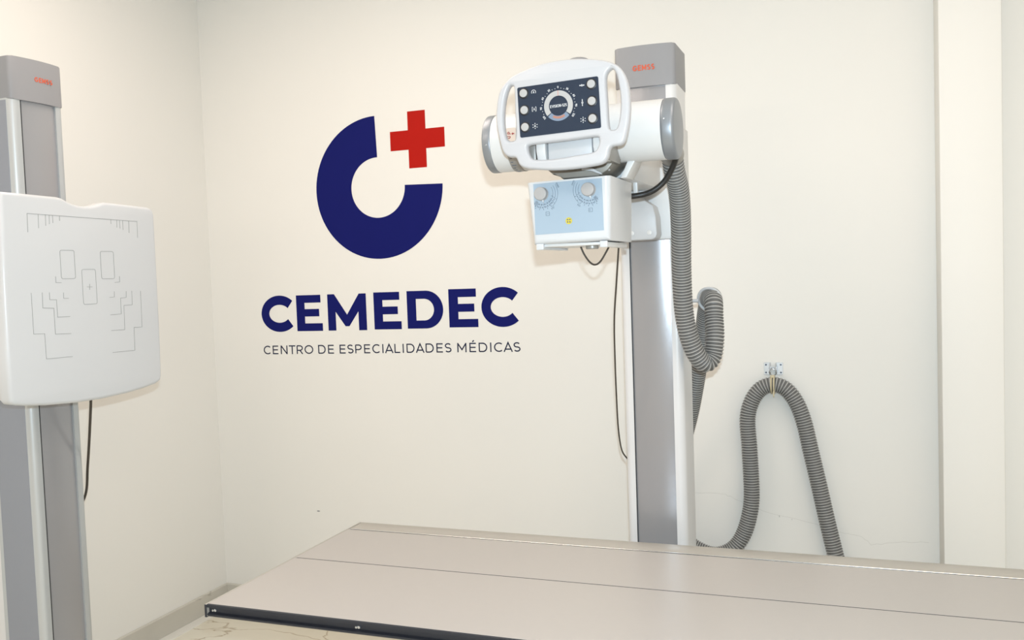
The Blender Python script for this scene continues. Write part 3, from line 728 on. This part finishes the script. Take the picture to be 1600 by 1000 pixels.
finish('panel_print', bm, 'print_w', face, 'white scale and pictograms', kind='stuff')

# collimator
KY, KB = 2.25, 2.49
def taper(z_): return -.004 + .004 * (z_ - 1.637) / .165
bm = bmesh.new()
prism(bm, [(-.7765, 1.6345), (-.5715, 1.6375), (-.5665, 1.8005), (-.7905, 1.7962)], 'y', KY, KB)
es = [e for e in bm.edges if abs(e.verts[0].co.y - KY) < 1e-5 and abs(e.verts[1].co.y - KY) < 1e-5 and min(e.verts[0].co.z, e.verts[1].co.z) < 1.79]
bmesh.ops.bevel(bm, geom=es, offset=.014, segments=5, profile=.5, affect='EDGES', clamp_overlap=True)
co = finish('collimator', bm, 'white', ts, 'white collimator box')
kp = Plane((0, KY + .0002, 0), (1, 0, 0), (0, 0, 1), .0012)
bm = bmesh.new(); poly_on(bm, kp, [(-.7697, 1.6602), (-.5862, 1.6633), (-.5875, 1.7950), (-.7711, 1.7918)]); finish('front_plate', bm, 'blueplate', co, 'pale blue front plate')
for kx, kz in ((-.7478, 1.7649), (-.6213, 1.7679)):
    bm = bmesh.new(); cyl(bm, (kx, KY - .001, kz), (0, -1, 0), .0178, .003, 32, .001, 2); cyl(bm, (kx, KY - .003, kz), (0, -1, 0), .0168, .017, 32, .0018, 3)
    kn = finish('knob', bm, 'knob', co, 'grey turning knob')
    bm = bmesh.new(); sgn = 1 if kx < -.7 else -1
    prism(bm, [(kx + .003 - .0024 * 1, kz - .0155), (kx + .003 + .0024, kz - .0155), (kx + .0055 , kz - .0235)], 'y', KY - .009, KY - .004); finish('pointer', bm, 'print_w', kn)
kq = Plane((0, KY - .0010, 0), (1, 0, 0), (0, 0, 1), .0005)
bm = bmesh.new()
for (kx, kz, sg) in ((-.7478, 1.7649, 1), (-.6213, 1.7679, -1)):
    A = (lambda a: a) if sg > 0 else (lambda a: 180 - a)
    for r_, a0, a1 in ((.0295, 32, -48), (.036, 34, -50), (.0425, 32, -52)):
        stroke_on(bm, kq, arc(kx, kz, r_, r_, A(a0), A(a1), 18), .0006)
    for k in range(30):
        an = math.radians(A(-14 - k * 4.0)); r_ = (.0255, .0315, .0382, .0330)[k % 4]
        stroke_on(bm, kq, [(kx + q * math.cos(an), kz + q * math.sin(an)) for q in (r_, r_ + .0036)], .0011)
    for k in range(16):
        an = math.radians(A(-38 - k * 5.6)); r_ = (.028, .0352)[k % 2]
        stroke_on(bm, kq, arc(kx + r_ * math.cos(an), kz + r_ * math.sin(an), .0014, .0017, 0, 360, 8), .0006)
    for q in (.024, .0275, .031):
        stroke_on(bm, kq, arc(kx, kz, q, q, A(-118), A(-136), 5), .0016)
    an0 = A(24); 
    for q in (0, 5.5, 11): 
        an = math.radians(A(20 + q)); stroke_on(bm, kq, arc(kx + .047 * math.cos(an), kz + .047 * math.sin(an), .0017, .002, 0, 360, 8), .0007)
    for q in (0, 5.5):
        an = math.radians(A(-56 + q)); stroke_on(bm, kq, arc(kx + .047 * math.cos(an), kz + .047 * math.sin(an), .0021, .002, 30, 330, 8), .0007)
for (qx, qz) in ((-.7343, 1.7132), (-.6192, 1.7165)):
    stroke_on(bm, kq, rrect(qx - .0048, qx + .0048, qz - .0048, qz + .0048, .0006, 2), .0008, closed=True)
    stroke_on(bm, kq, [(qx - .0015, qz + .003), (qx - .0015, qz - .003)] if qx > -.7 else [(qx - .003, qz), (qx + .003, qz)], .0008)
finish('scale_print', bm, 'print_s', co, 'fine dark scales', kind='stuff')
bm = bmesh.new(); poly_on(bm, kq, arc(-.6779, 1.692, .0088, .0088, 0, 345, 23), .0005); ysk = finish('warning_sticker', bm, 'yellow', co, 'round yellow warning sticker')
kr = Plane((0, KY - .0015, 0), (1, 0, 0), (0, 0, 1), .0004)
bm = bmesh.new()
for an in (45, 135, 225, 315):
    a_ = math.radians(an); stroke_on(bm, kr, [(-.6779 + q * math.cos(a_), 1.692 + q * math.sin(a_)) for q in (.0026, .0060)], .0030)
finish('warning_symbol', bm, 'print_d', ysk)
# underside: base plate and two accessory rails
bm = bmesh.new(); box(bm, -.755, -.588, KY + .02, KB - .01, 1.628, 1.6355, .001); finish('lower_plate', bm, 'enamel', co)
for xa, xb in ((-.7695, -.7515), (-.5985, -.5805)):
    bm = bmesh.new(); box(bm, xa, xb, KY + .008, KB - .012, 1.6215, 1.6345, .0015); ra = finish('accessory_rail', bm, 'alu' if xa < -.7 else 'enamel', co, 'accessory rail')
    bm = bmesh.new(); box(bm, xa - .001, xb + .001, KY + .004, KY + .012, 1.6205, 1.637, .002); finish('rail_end', bm, 'white', ra)
bm = bmesh.new(); cyl(bm, (-.640, 2.33, 1.619), (0, 0, 1), .017, .012, 24, .002); finish('lens_port', bm, 'greymount', co)
# cables of the head
bm = bmesh.new(); tube(bm, catmull([(-.692, 2.4, 1.637), (-.691, 2.4, 1.627), (-.682, 2.4, 1.606), (-.667, 2.4, 1.585), (-.653, 2.4, 1.578), (-.638, 2.4, 1.586), (-.621, 2.4, 1.611), (-.609, 2.4, 1.632)], 8), .0026, 8)
finish('cable', bm, 'cable2', ts, 'thin cable looping below the collimator')
bm = bmesh.new(); tube(bm, catmull([(-.600, 2.46, 1.637), (-.602, 2.46, 1.61), (-.632, 2.55, 1.528), (-.667, 2.65, 1.412), (-.686, 2.72, 1.29), (-.705, 2.80, 1.16), (-.722, 2.88, 1.043), (-.728, 2.94, .963), (-.722, 2.985, .925), (-.712, 2.995, .915)], 8), .0026, 8)
finish('cable', bm, 'cable2', ts, 'thin cable hanging beside the column')
bm = bmesh.new(); tube(bm, catmull([(-.438, 2.485, 1.90), (-.440, 2.50, 1.872), (-.447, 2.52, 1.861), (-.462, 2.54, 1.838), (-.486, 2.55, 1.805), (-.516, 2.55, 1.782), (-.547, 2.55, 1.772), (-.582, 2.54, 1.768), (-.610, 2.52, 1.769), (-.625, 2.485, 1.77)], 10), .0082, 14)
finish('cable', bm, 'cable', ts, 'thick black cable from tube to collimator')
# high-tension socket under the tube end from which the hose leaves
bm = bmesh.new(); cyl(bm, (-.4683, 2.44, 1.915), (0, 1, -.25), .034, .15, 28, .004); finish('hose_socket', bm, 'greymount', th)
# white ring on the column side that guides the hose
bm = bmesh.new(); torus(bm, (-.442, 3.058, 1.452), (.25, 1, .30), .0405, .0048, 40, 10); rg = finish('hose_ring', bm, 'white', ts, 'white plastic hose ring')
bm = bmesh.new(); box(bm, -.5185, -.512, 3.035, 3.075, 1.425, 1.475, .002); cyl(bm, (-.514, 3.055, 1.45), (1, 0, 0), .006, .036, 12); finish('ring_mount', bm, 'white', rg)

# ================================================================== CORRUGATED HOSE
HP = [(-0.4683, 2.58, 1.8836), (-0.4696, 2.62, 1.8372), (-0.4688, 2.68, 1.7831), (-0.4796, 2.76, 1.6934), (-0.4951, 2.84, 1.5583), (-0.4991, 2.88, 1.4367), (-0.4905, 2.9, 1.3539), (-0.473, 2.92, 1.2906), (-0.4479, 2.95, 1.2525), (-0.4259, 2.97, 1.2713), (-0.4178, 2.98, 1.3265), (-0.4211, 3.0, 1.3878), (-0.4247, 3.02, 1.4392), (-0.4354, 3.07, 1.4608), (-0.4548, 3.13, 1.4548), (-0.4773, 3.2, 1.3991), (-0.5056, 3.28, 1.2804), (-0.5364, 3.34, 1.1576), (-0.5704, 3.4, 1.0296), (-0.6112, 3.45, 0.8979), (-0.662, 3.5, 0.7104), (-0.6641, 3.52, 0.5783), (-0.6204, 3.53, 0.4891), (-0.5582, 3.54, 0.4473), (-0.5054, 3.55, 0.4381), (-0.4497, 3.56, 0.462), (-0.4106, 3.57, 0.515), (-0.3847, 3.57, 0.5948), (-0.3743, 3.57, 0.6832), (-0.379, 3.57, 0.858), (-0.3838, 3.57, 0.9699), (-0.3679, 3.57, 1.0372), (-0.3335, 3.57, 1.0871), (-0.2859, 3.57, 1.1049), (-0.2394, 3.57, 1.0882), (-0.2009, 3.57, 1.0351), (-0.1746, 3.57, 0.9577), (-0.1535, 3.57, 0.8535), (-0.1281, 3.57, 0.7326), (-0.1008, 3.57, 0.5949), (-0.0734, 3.57, 0.4673), (-0.0459, 3.57, 0.3472), (-0.02, 3.565, .18), (-0.01, 3.56, 0.06)]
dense = catmull(HP, 14)
acc = [0.0]
for a, b in zip(dense, dense[1:]): acc.append(acc[-1] + (b - a).length)
PITCH_H, HR_ = 0.0102, 0.0308
def at_len(s):
    lo, hi = 0, len(acc) - 1
    while hi - lo > 1:
        mid = (lo + hi) // 2
        if acc[mid] <= s: lo = mid
        else: hi = mid
    t = (s - acc[lo]) / max(1e-9, acc[hi] - acc[lo]); return dense[lo].lerp(dense[hi], t)
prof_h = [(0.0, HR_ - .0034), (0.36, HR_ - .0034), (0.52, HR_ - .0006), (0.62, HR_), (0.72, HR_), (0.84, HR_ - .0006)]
sl = []; kinds = []
nr = int(acc[-1] / PITCH_H)
for i in range(nr):
    for j, (f, r_) in enumerate(prof_h): sl.append(((i + f) * PITCH_H, r_)); kinds.append(j)
pts = [at_len(s) for s, _ in sl]
T, N = frames(pts); SEG = 26
verts = []; faces = []; mi = []
for (s, r_), p, t, n in zip(sl, pts, T, N):
    b = t.cross(n)
    for k in range(SEG):
        a_ = 2 * PI * k / SEG; verts.append(p + (n * math.cos(a_) + b * math.sin(a_)) * r_)
for i in range(len(sl) - 1):
    for k in range(SEG):
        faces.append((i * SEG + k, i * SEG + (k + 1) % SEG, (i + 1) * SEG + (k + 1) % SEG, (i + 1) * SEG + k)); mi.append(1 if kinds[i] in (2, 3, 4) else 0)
me = bpy.data.meshes.new('corrugated_hose'); me.from_pydata([tuple(v) for v in verts], [], faces)
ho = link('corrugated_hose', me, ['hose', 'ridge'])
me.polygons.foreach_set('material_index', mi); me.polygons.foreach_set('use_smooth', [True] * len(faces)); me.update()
ho['label'] = 'grey ribbed flexible hose looping from the tube head along the back wall'; ho['category'] = 'hose'

# ================================================================== HOSE BRACKET
hb = root('hose_bracket', (-.287, YB, 1.14), 'zinc wall bracket with ring and tie holding up the arch of the grey hose', 'bracket')
for s_, xa, xb in ((-1, -.3215, -.2985), (1, -.2745, -.2515)):
    bm = bmesh.new(); box(bm, xa, xb, YB - .0025, YB, 1.138, 1.186, .0006, 1); pl_ = finish('plate', bm, 'steel', hb)
    for zz in (1.147, 1.177):
        bm = bmesh.new(); cyl(bm, ((xa + xb) / 2 - s_ * -.004, YB - .0022, zz), (0, -1, 0), .0034, .0012, 14); finish('screw', bm, 'print_d', pl_)
    bm = bmesh.new(); xi = -.287 + s_ * .011
    prism(bm, [(YB, 1.14), (YB, 1.186), (YB - .012, 1.184), (YB - .022, 1.172), (YB - .022, 1.152), (YB - .010, 1.142)], 'x', xi - .0022, xi + .0022, .0006); finish('lug', bm, 'steel', hb)
bm = bmesh.new(); cyl(bm, (-.302, YB - .015, 1.168), (1, 0, 0), .0035, .030, 12); finish('pin', bm, 'steel', hb)
bm = bmesh.new(); torus(bm, (-.287, YB - .024, 1.151), (0, 1, .3), .0135, .0018, 28, 8); finish('ring', bm, 'steel', hb)
bm = bmesh.new()
for q in (-.0055, .0045): torus(bm, (-.2859 + q, 3.57, 1.1049), (1, 0, 0), .0330, .0032, 32, 8)
box(bm, -.295, -.279, 3.548, 3.568, 1.132, 1.1425, .003); box(bm, -.2845, -.2795, 3.535, 3.541, 1.062, 1.085, .001)
finish('tie', bm, 'tie', hb, 'yellowed tie around the hose')
